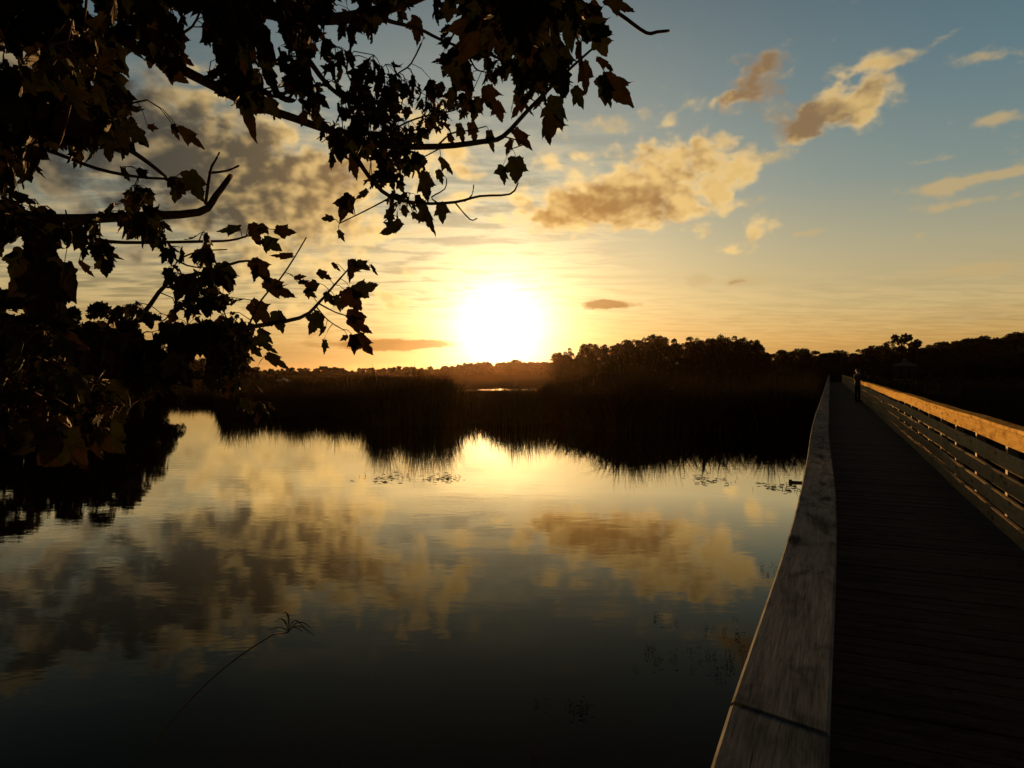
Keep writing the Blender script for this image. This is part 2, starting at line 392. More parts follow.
def build_ground():
    az = np.concatenate([np.arange(-180, -42, 3), np.arange(-42, 42, .35), np.arange(42, 180, 3)])
    r = np.concatenate([np.arange(1, 26, 1.0), np.arange(26, 60, .45), np.arange(60, 105, .9), np.geomspace(105, 4000, 40)])
    A, RR = np.meshgrid(np.radians(az), r, indexing='ij')
    X = RR*np.sin(A); Y = RR*np.cos(A); Z = terrain_h(X, Y)
    na, nr = len(az), len(r)
    V = np.stack([X, Y, Z], -1).reshape(-1, 3); V = np.vstack([V, [[0, 0, -.9]]])
    i = np.arange(na)[:, None]; j = np.arange(nr-1)[None, :]; i2 = (i+1) % na
    a, b, c, d = (i*nr+j, i2*nr+j, i2*nr+j+1, i*nr+j+1)
    T = np.concatenate([np.stack([a, c, b], -1).reshape(-1, 3), np.stack([a, d, c], -1).reshape(-1, 3)])
    cen = np.stack([np.full(na, na*nr), np.arange(na)*nr, ((np.arange(na)+1) % na)*nr], -1)[:, [0, 1, 2]]
    T = np.vstack([T, cen])
    o = fast_mesh('ground', V, T, ground_mat()); o.data.polygons.foreach_set('use_smooth', [True]*len(o.data.polygons))
    tag(o, 'dark marsh ground stretching from the pond to the far woods', 'ground', kind='structure')
    n = 96; ring = [(700*math.sin(2*math.pi*k/n), 700*math.cos(2*math.pi*k/n), 0) for k in range(n)]
    w = mesh_obj('water', ring, [tuple(range(n-1, -1, -1))], water_mat())
    tag(w, 'still dark pond water mirroring the evening sky', 'water', kind='structure')
build_ground()

# ------------------------------------------------------------------ reeds (uncountable)
def blades(xs, ys, z0, h, w, lean, segs=3):
    """tapering blades as a triangle soup"""
    n = len(xs); az = rng.uniform(0, 2*np.pi, n); ld = rng.uniform(0, 2*np.pi, n)
    side = np.stack([np.cos(az), np.sin(az), np.zeros(n)], -1); ldir = np.stack([np.cos(ld), np.sin(ld), np.zeros(n)], -1)
    base = np.stack([xs, ys, z0], -1); V = []; 
    for s in range(segs):
        f = s/segs; p = base + ldir*(lean*h*f**2)[:, None]; p[:, 2] += h*f*(1-.25*lean*f)
        ww = (w*(1-.75*f))[:, None]*side*.5; V += [p-ww, p+ww]
    p = base + ldir*(lean*h)[:, None]; p[:, 2] += h*(1-.35*lean); V.append(p)
    V = np.stack(V, 1); k = V.shape[1]; tr = []
    for s in range(segs-1): tr += [(2*s, 2*s+1, 2*s+3), (2*s, 2*s+3, 2*s+2)]
    tr.append((2*segs-2, 2*segs-1, 2*segs)); tr = np.array(tr)
    T = (np.arange(n)[:, None, None]*k + tr[None]).reshape(-1, 3)
    return V.reshape(-1, 3), T
HT = [(-400,1.9),(160,1.7),(170,1.1),(213,1.1),(222,1.75),(362,1.7),(374,2.4),(452,2.3),(464,1.65),(570,1.75),(600,2.3),(640,2.55),(720,2.55),(760,2.2),(810,2.35),(900,1.7),(1024,1.5),(1500,1.5)]
def reed_height(u):
    us, hs = zip(*HT); return np.interp(u, us, hs)*(.72 + .5*vnoise(np.asarray(u)*.035, 0*np.asarray(u)+.5, 77) + .16*vnoise(np.asarray(u)*.13, 0*np.asarray(u)+3.5, 78))
def on_boardwalk(x, y):
    s = x*math.sin(R(BW_AZ)) + y*math.cos(R(BW_AZ)); L = x*math.cos(R(BW_AZ)) - y*math.sin(R(BW_AZ))
    return (L > -.6) & (L < 2.2) & (s < 120)
def build_reeds():
    # belt along the water's edge
    n = 130000; u = rng.uniform(-200, 1250, n); dd = shore_depth(u) + rng.uniform(-1.8, 9, n)**1.0
    x = (u-512)/F*dd; y = dd; d = land(x, y)
    clump = vnoise(x*1.1, y*1.1, 21)*.6 + vnoise(x*3.1, y*3.1, 22)*.4
    keep = (d > -1.0) & (clump > .36 + .3*np.clip(-d, 0, 1)) & ~on_boardwalk(x, y)
    x, y, u, d, clump = x[keep], y[keep], u[keep], d[keep], clump[keep]
    h = reed_height(u)*(.45 + .85*np.clip((clump-.3)*1.7, 0, 1))*rng.uniform(.6, 1.08, len(x))
    h = np.minimum(h, reed_height(u)*1.12)
    V, T = blades(x, y, np.maximum(terrain_h(x, y)-.05, -.3), h, rng.uniform(.012, .035, len(x)), rng.uniform(.03, .4, len(x)))
    o = fast_mesh('reeds', V, T, M_REED)
    tag(o, 'tall dark reeds along the far edge of the pond', 'reeds', kind='stuff')
    # broad leaved marsh plants in the same belt
    n = 5000; u = rng.uniform(560, 815, n); dd = shore_depth(u) + rng.uniform(-1.6, 2.5, n); x = (u-512)/F*dd; y = dd
    k = (vnoise(x*.9, y*.9, 31) > .45) & ~on_boardwalk(x, y); x, y, u = x[k], y[k], u[k]
    h = reed_height(u)*rng.uniform(.35, .92, len(x))
    V, T = blades(x, y, np.full(len(x), -.1), h, rng.uniform(.05, .16, len(x)), rng.uniform(.25, .9, len(x)), 4)
    o = fast_mesh('marsh_plants', V, T, M_REED)
    tag(o, 'broad leaved marsh plants edging the pond near the boardwalk', 'marsh plants', kind='stuff')
    # sedge over the whole marsh behind
    n = 90000; u = rng.uniform(-500, 1700, n); dd = rng.uniform(0, 1, n)**1.5*130 + shore_depth(u) + 4; x = (u-512)/F*dd; y = dd
    d = land(x, y); c = vnoise(x*.25, y*.25, 41)*.5 + vnoise(x*.8, y*.8, 42)*.5
    k = (d > .3) & (c > .38) & ~on_boardwalk(x, y); x, y, u, c = x[k], y[k], u[k], c[k]
    lim = np.where((u > 425) & (u < 585), np.clip(2.45 - y*21/700, .12, 1.2), 1.35)
    h = lim*rng.uniform(.4, 1.0, len(x))*(.5 + c*.8)
    V, T = blades(x, y, terrain_h(x, y)-.03, h, rng.uniform(.03, .09, len(x))*(.6+y/60), rng.uniform(.1, .6, len(x)), 2)
    o = fast_mesh('sedge', V, T, M_REED)
    tag(o, 'low brown sedge covering the marsh towards the woods', 'sedge', kind='stuff')
build_reeds()

# ------------------------------------------------------------------ distant trees
def crown_soup(lobes, n, size):
    c = np.array([l[:3] for l in lobes], float); r = np.array([l[3] for l in lobes], float)
    wgt = r**2/np.sum(r**2); idx = rng.choice(len(lobes), n, p=wgt)
    d = rng.normal(size=(n, 3)); d /= np.linalg.norm(d, axis=1)[:, None]
    d[:, 2] = np.where(d[:, 2] < -.5, -d[:, 2], d[:, 2])
    p = c[idx] + d*(r[idx]*rng.uniform(.25, 1.08, n)**.55)[:, None]
    a = rng.normal(size=(n, 3)); a /= np.linalg.norm(a, axis=1)[:, None]
    b = np.cross(a, rng.normal(size=(n, 3))); b /= np.linalg.norm(b, axis=1)[:, None]
    s = (size*rng.uniform(.5, 1.5, n))[:, None]
    V = np.stack([p-a*s-b*s*.4, p+a*s*.2-b*s*.6, p+a*s*1.1+b*s*.1, p-a*s*.1+b*s*.7], 1).reshape(-1, 3)
    k = np.arange(n)[:, None]*4
    T = np.concatenate([k+np.array([[0, 1, 2]]), k+np.array([[0, 2, 3]])])
    return V, T
def tree_lobes(kind):
    """unit-height tree"""
    L = []; q = random.uniform
    if kind == 'round':
        for _ in range(30):
            z = q(.26, .90); sp = .31*math.sin(math.pi*min(max((z-.15)/.95, 0), 1)); a = q(0, 6.28); r = q(.3, 1)*sp
            L.append((math.cos(a)*r, math.sin(a)*r, z, q(.045, .11)))
        L.append((q(-.04, .04), 0, .88, .10))
    elif kind == 'tall':
        for _ in range(13):
            z = q(.3, .9); sp = .17*(1.15-z); a = q(0, 6.28)
            L.append((math.cos(a)*sp, math.sin(a)*sp, z, q(.06, .115)))
        L.append((0, 0, .93, .065))
    else:                          # bushy
        for _ in range(14):
            z = q(.1, .78); sp = .42*(1-.5*z); a = q(0, 6.28); r = q(.2, 1)*sp
            L.append((math.cos(a)*r, math.sin(a)*r, z, q(.13, .21)))
    return L
def make_tree(name, kind, n, leaf, h=1.0):
    root = empty(name)
    L = tree_lobes(kind); V, T = crown_soup(L, n, leaf)
    b = MB(); b.tube([(0,0,-.03), (.01,.0,.2), (-.01,.01,.5), (0,0,.8)], [.028, .022, .015, .005], 6)
    for l in L[:7]:
        zs = max(.12, l[2]-.22); b.tube([(0,0,zs), (l[0]*.5, l[1]*.5, (zs+l[2])/2-.01), (l[0], l[1], l[2])], [.012, .008, .003], 5)
    b.build('trunk', M_TRUNK, root)
    fast_mesh('crown', V, T, M_FOL, root)
    return root
def put(proto, first, u, top, d, wide=1.0, base=None):
    o = proto if first else copy_tree(proto)
    x = (u-512)/F*d; zb = float(terrain_h(np.array([x]), np.array([d]))[0]) - .05
    h = EYE + (HORIZ-top)/F*d - zb
    o.location = (x, d, zb); o.rotation_euler = (0, 0, random.uniform(0, 6.28)); s = h/.97
    o.scale = (s*wide, s*wide, s)
    return o
def build_woods():
    kinds = {}
    for k, nm, n in (('round', 'broadleaf_tree', 3600), ('tall', 'slender_tree', 2600), ('bushy', 'shrub', 2400)):
        kinds[k] = [[make_tree(nm, k, n, .017 if k != 'tall' else .014), True] for _ in range(3)]
    def plant(kind, u, top, d, label, cat, group, wide=1.0):
        slot = random.choice([s for s in kinds[kind]]); fresh = [s for s in kinds[kind] if s[1]]
        if fresh: slot = fresh[0]
        o = put(slot[0], slot[1], u, top, d, wide); slot[1] = False
        tag(o, label, cat, group)
    prof = [(540,362),(560,351),(575,348),(592,344),(605,345),(618,344),(628,338),(640,338),(652,337),(665,338),(680,338),(690,339),(700,340),(712,337),(726,338),(738,337),(748,338),(757,343),(766,350),(776,353)]
    pu, pt = zip(*prof)
    for row, (d, dz) in enumerate(((150, 0), (158, 1.0), (145, 4), (139, 9), (134, 15), (128, 21))):
        for u in np.arange(556, 768, 12 if row < 2 else 13):
            u = u + random.uniform(-4, 4); tp = np.interp(u, pu, pt) + dz + random.uniform(-2.5, 2.5)
            kd = 'tall' if random.random() < .65 and row < 2 else ('round' if row < 4 else 'bushy')
            plant(kd, u, tp, d + random.uniform(-3, 3), 'dark tree in the tall wood right of the setting sun', 'tree', 'trees of the wood right of the sun', .95 if kd == 'round' else 1.0)
    prof = [(770,352),(785,351),(797,348),(812,350),(822,352),(838,351),(850,352),(860,350),(868,347),(885,346),(900,347),(912,347),(925,347),(940,341),(955,340),(975,338),(990,337),(1002,338),(1012,333),(1030,331),(1060,330),(1100,333),(1300,330)]
    pu, pt = zip(*prof)
    for row, (d, dz) in enumerate(((185, 0), (195, 1), (172, 6), (160, 10), (152, 14), (145, 17))):
        for u in np.arange(766, 1070, 11 if row < 2 else 13):
            u = u + random.uniform(-5, 5); tp = np.interp(u, pu, pt) + dz + random.uniform(-1.5, 2)
            kd = 'round' if row < 3 else 'bushy'
            plant(kd, u, tp, d + random.uniform(-4, 4), 'dark rounded tree in the treeline beyond the boardwalk', 'tree', 'trees of the treeline beyond the boardwalk', 1.35)
    st = random.getstate(), rng.bit_generator.state
    for u, tp in ((622, 350), (612, 352), (633, 349)): plant('bushy', u, tp, 140, 'dark tree in the tall wood right of the setting sun', 'tree', 'trees of the wood right of the sun', 1.2)
    random.setstate(st[0]); rng.bit_generator.state = st[1]
    # the one that stands clear of the treeline, with its smaller neighbour
    o = put(make_tree('emergent_tree', 'round', 3200, .024), True, 904, 334, 176, .95)
    tag(o, 'tall thin-topped tree standing above the treeline behind the pavilion', 'tree')
    o = put(make_tree('emergent_tree', 'round', 1500, .02), True, 890, 341, 178, .8)
    tag(o, 'lower open-crowned tree just left of the tallest tree beyond the boardwalk', 'tree')
    # trees and bushes on the left shore
    for (u, tp, d, kd, w) in ((-75,270,41,'round',1.1),(-8,288,39,'round',1.15),(40,318,39,'bushy',1.0),(72,312,38,'bushy',.9),(98,304,39,'round',1.0),(122,322,38,'bushy',.9),(142,345,37.5,'bushy',.9),(155,360,37.6,'bushy',.9),(20,340,36.8,'bushy',1.2),(-40,315,36,'bushy',1.2),(60,330,36.6,'bushy',1.2),(100,325,37,'bushy',1.1),(-110,290,38,'bushy',1.2),(130,335,37,'bushy',1.0)):
        o = put(make_tree('shore_tree' if kd == 'round' else 'shore_shrub', kd, 7500 if kd == 'round' else 7000, .020), True, u, tp, d, w)
        if kd == 'round': tag(o, 'dark leafy tree on the left shore behind the maple branches', 'tree', 'trees on the left shore')
        else: tag(o, 'dark low shrub on the left shore mirrored in the pond', 'shrub', 'shrubs on the left shore')
    # far wood on the left horizon: one mass
    prof = [(-500,350),(0,352),(150,355),(230,362),(262,369),(280,368),(300,367),(320,368),(335,366),(350,369),(365,367),(380,368),(400,366),(430,367),(460,364),(480,362),(500,361),(520,359),(535,361),(550,361),(565,358),(600,357)]
    pu, pt = zip(*prof); VV = []; TT = []; nb = 0
    for d in (330, 315, 300):
        for u in np.arange(-420, 600, 7):
            u = u + random.uniform(-3, 3); tp = np.interp(u, pu, pt) + random.uniform(-1, 1.4) + (330-d)/12
            x = (u-512)/F*d; zb = float(terrain_h(np.array([x]), np.array([d]))[0]) - .3; h = EYE + (HORIZ-tp)/F*d - zb
            V, T = crown_soup(tree_lobes('bushy'), 650, .075)
            V = V*np.array([h*1.25, h*1.25, h/.95]) + np.array([x, d + random.uniform(-4, 4), zb])
            VV.append(V); TT.append(T+nb); nb += len(V)
    o = fast_mesh('distant_wood', np.vstack(VV), np.vstack(TT), M_FOL)
    tag(o, 'low distant wood along the horizon under the setting sun', 'wood', kind='stuff')
build_woods()

# ------------------------------------------------------------------ boardwalk and railings
BW_ROT = R(90-BW_AZ)
DECK_Z = EYE - 1.60; CAP_Z = EYE - .53
S0, S1 = -2.52, 108.0
OFF = [(-5,0),(.6,0),(1.15,.004),(1.6,.012),(2,.019),(2.5,.026),(3.0,.029),(3.6,.028),(4.6,.019),(6,.003),(7.2,-.007),(8.5,-.012),(12,-.010),(18,.0),(30,.006),(45,0),(120,0)]
def off_left(s):
    a, b = zip(*OFF); return float(np.interp(s, a, b))
def off_right(s): return .012*math.sin(s*.42+.6) + .006*math.sin(s*1.1)
def zwob(s): return .006*math.sin(s*.8+.4) + .004*math.sin(s*2.1)
def board(name, s0, s1, L0, L1, z0, z1, offf, mat, parent, ch=.005, n=7, dz=0.0, skew=0.0, roll=0.0):
    """plank along the boardwalk with chamfered edges, local x = along, y = -lateral"""
    A = [(L0+ch, z0), (L1-ch, z0), (L1, z0+ch), (L1, z1-ch), (L1-ch, z1), (L0+ch, z1), (L0, z1-ch), (L0, z0+ch)]
    v = []; f = []
    for i in range(n+1):
        s = s0 + (s1-s0)*i/n; e = offf(s)
        for (L, z) in A:
            ss = s + (skew*(L-L0)/(L1-L0) if i in (0, n) else 0)
            v.append((ss, -(L+e), z + zwob(s) + dz - roll*(L-L0)/(L1-L0)))
    for i in range(n):
        for k in range(8):
            k2 = (k+1) % 8; f.append((i*8+k, i*8+k2, (i+1)*8+k2, (i+1)*8+k))
    f.append(tuple(range(7, -1, -1))); f.append(tuple(n*8+k for k in range(8)))
    return mesh_obj(name, v, f, mat, parent)
def build_railing(side):
    left = side < 0
    root = empty('wooden_railing', (0, 0, 0), BW_ROT)
    if left:
        tag(root, 'near weathered wooden railing with flat cap beside the pond', 'railing', 'boardwalk railings')
        offf = off_left; inner = 0.0
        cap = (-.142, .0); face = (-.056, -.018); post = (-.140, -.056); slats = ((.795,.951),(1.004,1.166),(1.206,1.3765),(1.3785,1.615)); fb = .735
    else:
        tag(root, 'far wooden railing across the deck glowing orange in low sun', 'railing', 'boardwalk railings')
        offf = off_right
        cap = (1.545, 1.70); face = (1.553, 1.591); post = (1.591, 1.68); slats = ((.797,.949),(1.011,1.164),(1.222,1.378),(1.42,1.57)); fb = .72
    # cap boards
    s = 1.14 - 3.66; i = 0
    while s < S1:
        e = min(s+3.66-.008, S1)
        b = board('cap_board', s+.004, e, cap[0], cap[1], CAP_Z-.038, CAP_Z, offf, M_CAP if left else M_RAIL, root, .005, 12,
                  (.0006 if i == 1 else (0.0 if i == 0 else random.uniform(-.0015, .0015))), -.022, .011 if left else 0.0)
        s += 3.66; i += 1
    # face board directly under the cap
    s = -2.4
    while s < S1:
        e = min(s+4.88-.006, S1)
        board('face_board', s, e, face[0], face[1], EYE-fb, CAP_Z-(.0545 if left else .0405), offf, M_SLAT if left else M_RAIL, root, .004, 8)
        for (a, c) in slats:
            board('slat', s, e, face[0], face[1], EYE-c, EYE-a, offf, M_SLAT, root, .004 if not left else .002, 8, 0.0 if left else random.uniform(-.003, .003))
        s += 4.88
    # posts
    s = .72 if not left else .3
    k = 0
    while s < S1 - .2:
        e = offf(s); b = MB(); b.box(s-.045, s+.045, -(post[1]+e), -(post[0]+e), DECK_Z-.35, CAP_Z-(.058 if left else .043) + zwob(s))
        b.build('post', M_POST, root); s += 1.5; k += 1
    if left:   # bolt that sticks out past the cap
        b = MB(); s = 3.72; e = offf(s); z = CAP_Z-.022
        b.tube([(s, .135-e, z), (s, .20-e, z)], [.009, .009], 10); b.tube([(s, .192-e, z), (s, .207-e, z)], [.016, .016], 6)
        b.build('bolt', simple_mat('black_iron', (.02,.02,.02), .5), root)
    return root
def build_boardwalk():
    root = empty('boardwalk', (0, 0, 0), BW_ROT)
    tag(root, 'long straight wooden boardwalk running away over the marsh', 'boardwalk')
    b = MB(); s = S0; r = random.Random(3)
    while s < S1:
        w = .138; z = DECK_Z + r.uniform(-.003, .003); tl = r.uniform(-.002, .002); ex = r.uniform(-.02, .02)
        x0, x1 = s+.003, s+w; y0, y1 = -1.74+ex, .17+ex; c = .004
        b.add([(x0,y0,z-.038),(x1,y0,z-.038),(x1,y1,z-.038),(x0,y1,z-.038),(x0,y0,z-c),(x1,y0,z-c),(x1,y1,z-c+tl),(x0,y1,z-c+tl),
               (x0+c,y0,z),(x1-c,y0,z),(x1-c,y1,z+tl),(x0+c,y1,z+tl)],
              [(0,3,2,1),(0,1,5,4),(1,2,6,5),(2,3,7,6),(3,0,4,7),(4,5,9,8),(5,6,10,9),(6,7,11,10),(7,4,8,11),(8,9,10,11)])
        s += .144
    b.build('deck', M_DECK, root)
    for y in (.10, -.78, -1.66):
        q = MB(); q.box(S0, S1, y-.03, y+.03, DECK_Z-.26, DECK_Z-.046); q.build('joist', M_POST, root)
    s = -1.5
    while s < S1:
        for y in (.24, -1.82):
            q = MB(); q.tube([(s, y, -1.2), (s, y, DECK_Z-.05)], [.09, .085], 10); q.build('piling', M_TRUNK, root)
        s += 3.0
    return root
build_boardwalk(); RL = build_railing(-1); RR_ = build_railing(1)
def bw(s, L, z=0.0):
    a = R(BW_AZ); return Vector((s*math.sin(a)+L*math.cos(a), s*math.cos(a)-L*math.sin(a), z))

# ------------------------------------------------------------------ people far along the boardwalk
M_SKIN = simple_mat('skin', (.35,.22,.16), .6); M_COAT = simple_mat('dark_coat', (.018,.020,.026), .9, .3, 30); M_TROUS = simple_mat('dark_trousers', (.014,.014,.018), .9, .3, 30)
M_SHIRT = simple_mat('dark_jumper', (.03,.022,.022), .9, .3, 30); M_HAIR = simple_mat('dark_hair', (.02,.014,.01), .6); M_GREY = simple_mat('grey_cap', (.18,.19,.18), .9, 0, 5, .0)
def person(loc, rz, label, pose, coat, hair_m, h=1.7):
    J = {'pelvis':(0,0,.93),'waist':(0,0,1.08),'chest':(0,.01,1.30),'neck':(0,0,1.47),'head0':(0,.015,1.54),'head1':(0,.02,1.64),'head2':(0,.01,1.70)}
    rad = {'pelvis':.15,'waist':.135,'chest':.165,'neck':.06,'head0':.068,'head1':.095,'head2':.07}
    E = [('pelvis','waist'),('waist','chest'),('chest','neck'),('neck','head0'),('head0','head1'),('head1','head2')]
    for sd, nm in ((-1,'l'),(1,'r')):
        st = pose['stride']*sd
        J[nm+'hip'] = (sd*.095, 0, .88); J[nm+'knee'] = (sd*.10, .5*st+.03*abs(pose['stride']), .48); J[nm+'ankle'] = (sd*.105, st, .09); J[nm+'toe'] = (sd*.12, st+.16, .045)
        rad.update({nm+'hip':.092, nm+'knee':.062, nm+'ankle':.045, nm+'toe':.036})
        E += [('pelvis',nm+'hip'),(nm+'hip',nm+'knee'),(nm+'knee',nm+'ankle'),(nm+'ankle',nm+'toe')]
        ar = pose['arms']
        J[nm+'sh'] = (sd*.19, 0, 1.40); J[nm+'el'] = (sd*(.24), ar[0]-st*.3, 1.13); J[nm+'wr'] = (sd*ar[3], ar[1]-st*.7, ar[2]); J[nm+'ha'] = (sd*ar[3]*.97, ar[1]-st*.8+ar[4], ar[2]-.09+ar[5])
        rad.update({nm+'sh':.075, nm+'el':.05, nm+'wr':.034, nm+'ha':.036})
        E += [('chest',nm+'sh'),(nm+'sh',nm+'el'),(nm+'el',nm+'wr'),(nm+'wr',nm+'ha')]
    names = list(J); me = bpy.data.meshes.new('body'); k = h/1.76
    me.from_pydata([tuple(c*k for c in J[n]) for n in names], [(names.index(a), names.index(b)) for a, b in E], [])
    o = link(bpy.data.objects.new('person', me))
    sm = o.modifiers.new('Skin', 'SKIN'); sm.use_smooth_shade = True
    for i, n in enumerate(names):
        sv = me.skin_vertices[0].data[i]; sv.radius = (rad[n]*k, rad[n]*k*(.72 if n in ('pelvis','waist','chest') else 1)); sv.use_root = (n == 'pelvis')
    ss = o.modifiers.new('Sub', 'SUBSURF'); ss.levels = ss.render_levels = 2
    dg = bpy.context.evaluated_depsgraph_get(); m2 = bpy.data.meshes.new_from_object(o.evaluated_get(dg))
    o.modifiers.clear(); o.data = m2
    for m in (M_TROUS, coat, M_SKIN): m2.materials.append(m)
    for p in m2.polygons:
        z = p.center.z/k; x = abs(p.center.x)/k
        p.material_index = 2 if z > 1.46 else (0 if z < .88 and x < .2 else 1)
    o.location = loc; o.rotation_euler = (0, 0, rz); tag(o, label, 'person')
    b = MB(); n = 10
    rings = [(.112, 1.60), (.113, 1.66), (.095, 1.72), (.05, 1.752), (.004, 1.76)]
    for r, z in rings:
        for a in range(n): b.v.append((math.cos(6.283*a/n)*r*k*.9, (math.sin(6.283*a/n)*r+.005)*k - .012, z*k))
    for i in range(len(rings)-1):
        for a in range(n): b.f.append((i*n+a, i*n+(a+1) % n, (i+1)*n+(a+1) % n, (i+1)*n+a))
    b.build('hair' if hair_m is M_HAIR else 'cap', hair_m, o, True)
    return o
p = bw(39.5, 1.30, DECK_Z)
person(p, BW_ROT-math.pi/2-.9, 'person in dark coat standing against the right railing far along boardwalk', {'stride':.02,'arms':(.10,.30,1.08,.22,.05,.05)}, M_COAT, M_HAIR, 1.72)

# ------------------------------------------------------------------ pavilion, far shelter, far footbridge
M_ROOF = simple_mat('grey_metal_roof', (.085,.088,.088), .8, .15, 2.0, .0); M_PALE = simple_mat('pale_boards', (.26,.25,.22), .8, .2, 2.0)
def pavilion(u, base_v, d, half, eave, peak, name, label, roofm, lantern=True):
    x = (u-512)/F*d; z0 = float(terrain_h(np.array([x]), np.array([d]))[0])
    root = empty(name, (x, d, z0)); tag(root, label, 'pavilion' if lantern else 'shelter')
    b = MB(); n = 8 if lantern else 4; ph = math.pi/n
    def ring(r, z): return [(math.cos(2*math.pi*k/n+ph)*r, math.sin(2*math.pi*k/n+ph)*r, z) for k in range(n)]
    v = ring(half, eave) + ring(half*1.01, eave+.16) + ring(half*.22, peak-.35) + [(0, 0, peak-.2)]
    f = [tuple(range(n-1, -1, -1))]
    for a in range(2):
        for k in range(n): f.append((a*n+k, a*n+(k+1) % n, (a+1)*n+(k+1) % n, (a+1)*n+k))
    for k in range(n): f.append((2*n+k, 2*n+(k+1) % n, 3*n))
    b.add(v, f); rf = b.build('roof', roofm, root)
    if lantern:
        c = MB(); v = ring(half*.17, peak-.3) + ring(half*.17, peak+.05) + ring(half*.24, peak+.06) + [(0, 0, peak+.45)]
        f = []
        for a in range(2):
            for k in range(n): f.append((a*n+k, a*n+(k+1) % n, (a+1)*n+(k+1) % n, (a+1)*n+k))
        for k in range(n): f.append((2*n+k, 2*n+(k+1) % n, 3*n))
        c.add(v, f); c.build('lantern', roofm, rf)
    for k in range(n):
        q = MB(); px, py, _ = ring(half*.86, 0)[k]; q.box(px-.07, px+.07, py-.07, py+.07, -.3, eave+.02); q.build('post', M_TRUNK, root)
    q = MB(); q.add(ring(half*.95, .35) + ring(half*.95, .5), [tuple(range(n-1, -1, -1)), tuple(range(n, 2*n))] + [(k, (k+1) % n, n+(k+1) % n, n+k) for k in range(n)])
    q.build('deck', M_POST, root)
pavilion(905, 371, 140, 2.35, 3.1, 4.35, 'pavilion', 'octagonal pavilion with grey roof in front of the trees beyond the boardwalk', M_ROOF)
pavilion(283, 381, 120, 1.3, .55, 1.35, 'shelter', 'tiny pale roofed shelter low among reeds on the far left shore', M_PALE, False)
def far_bridge():
    d = 150; z = EYE + 2.0/F*d*1.0
    root = empty('footbridge', ((960-512)/F*d, d, 0)); tag(root, 'thin pale footbridge in the marsh right of the pavilion', 'footbridge')
    q = MB(); q.box(-9, 10, -.7, .7, 2.3, 2.42); q.build('deck', M_PALE, root)
    for k in range(11):
        q = MB(); q.box(-9+k*1.88, -9+k*1.88+.12, -.64, -.52, -.2, 2.3); q.build('post', M_POST, root)
far_bridge()

# ------------------------------------------------------------------ things in the water
def water_pt(u, v):
    d = EYE*F/(v-HORIZ); return Vector(((u-512)/F*d, d, 0))
M_STEM = simple_mat('dry_stem', (.05,.038,.02), .7, .3, 20)
def bent_stem():
    base = water_pt(128, 775); tip = PT(272, 636, 4.75); end = PT(287, 634, 4.8)
    root = empty('reed_stem', base); tag(root, 'long bent dry reed stem leaning over the dark water', 'reed')
    b = MB(); pts = []
    for i in range(9):
        f = i/8; p = base.lerp(tip, f); p.z += .10*math.sin(f*math.pi); pts.append(p - base)
    pts += [tip - base + (end-tip)*.5, end - base]
    b.tube([Vector((0,0,-.2))] + pts, [.005]*8 + [.0045]*2 + [.004, .006], 6); b.build('stem', M_STEM, root)
    for (du, dv, du2, dv2) in ((-12,-8,-20,2),(4,-26,-6,-14),(10,-24,20,6),(-6,-20,-14,-6),(16,-14,26,8),(8,-10,14,4),(20,-18,22,0)):
        a = end-base; m = PT(287+du*.5, 634+dv, 4.8+random.uniform(-.1,.1))-base; e = PT(287+du2, 634+dv2-4, 4.8+random.uniform(-.15,.15))-base
        q = MB(); s = Vector((.006, .003, 0)); n = 7; 
        for i in range(n):
            f = i/(n-1); pnt = a*(1-f)**2 + m*2*f*(1-f) + e*f*f; w = s*(1-abs(2*f-.9))*1.3
            q.v += [tuple(pnt-w), tuple(pnt+Vector((0,.003,.004))), tuple(pnt+w)]
        for i in range(n-1): q.f += [(3*i, 3*i+1, 3*i+4, 3*i+3), (3*i+1, 3*i+2, 3*i+5, 3*i+4)]
        q.build('leaf', M_REED, root)
bent_stem()
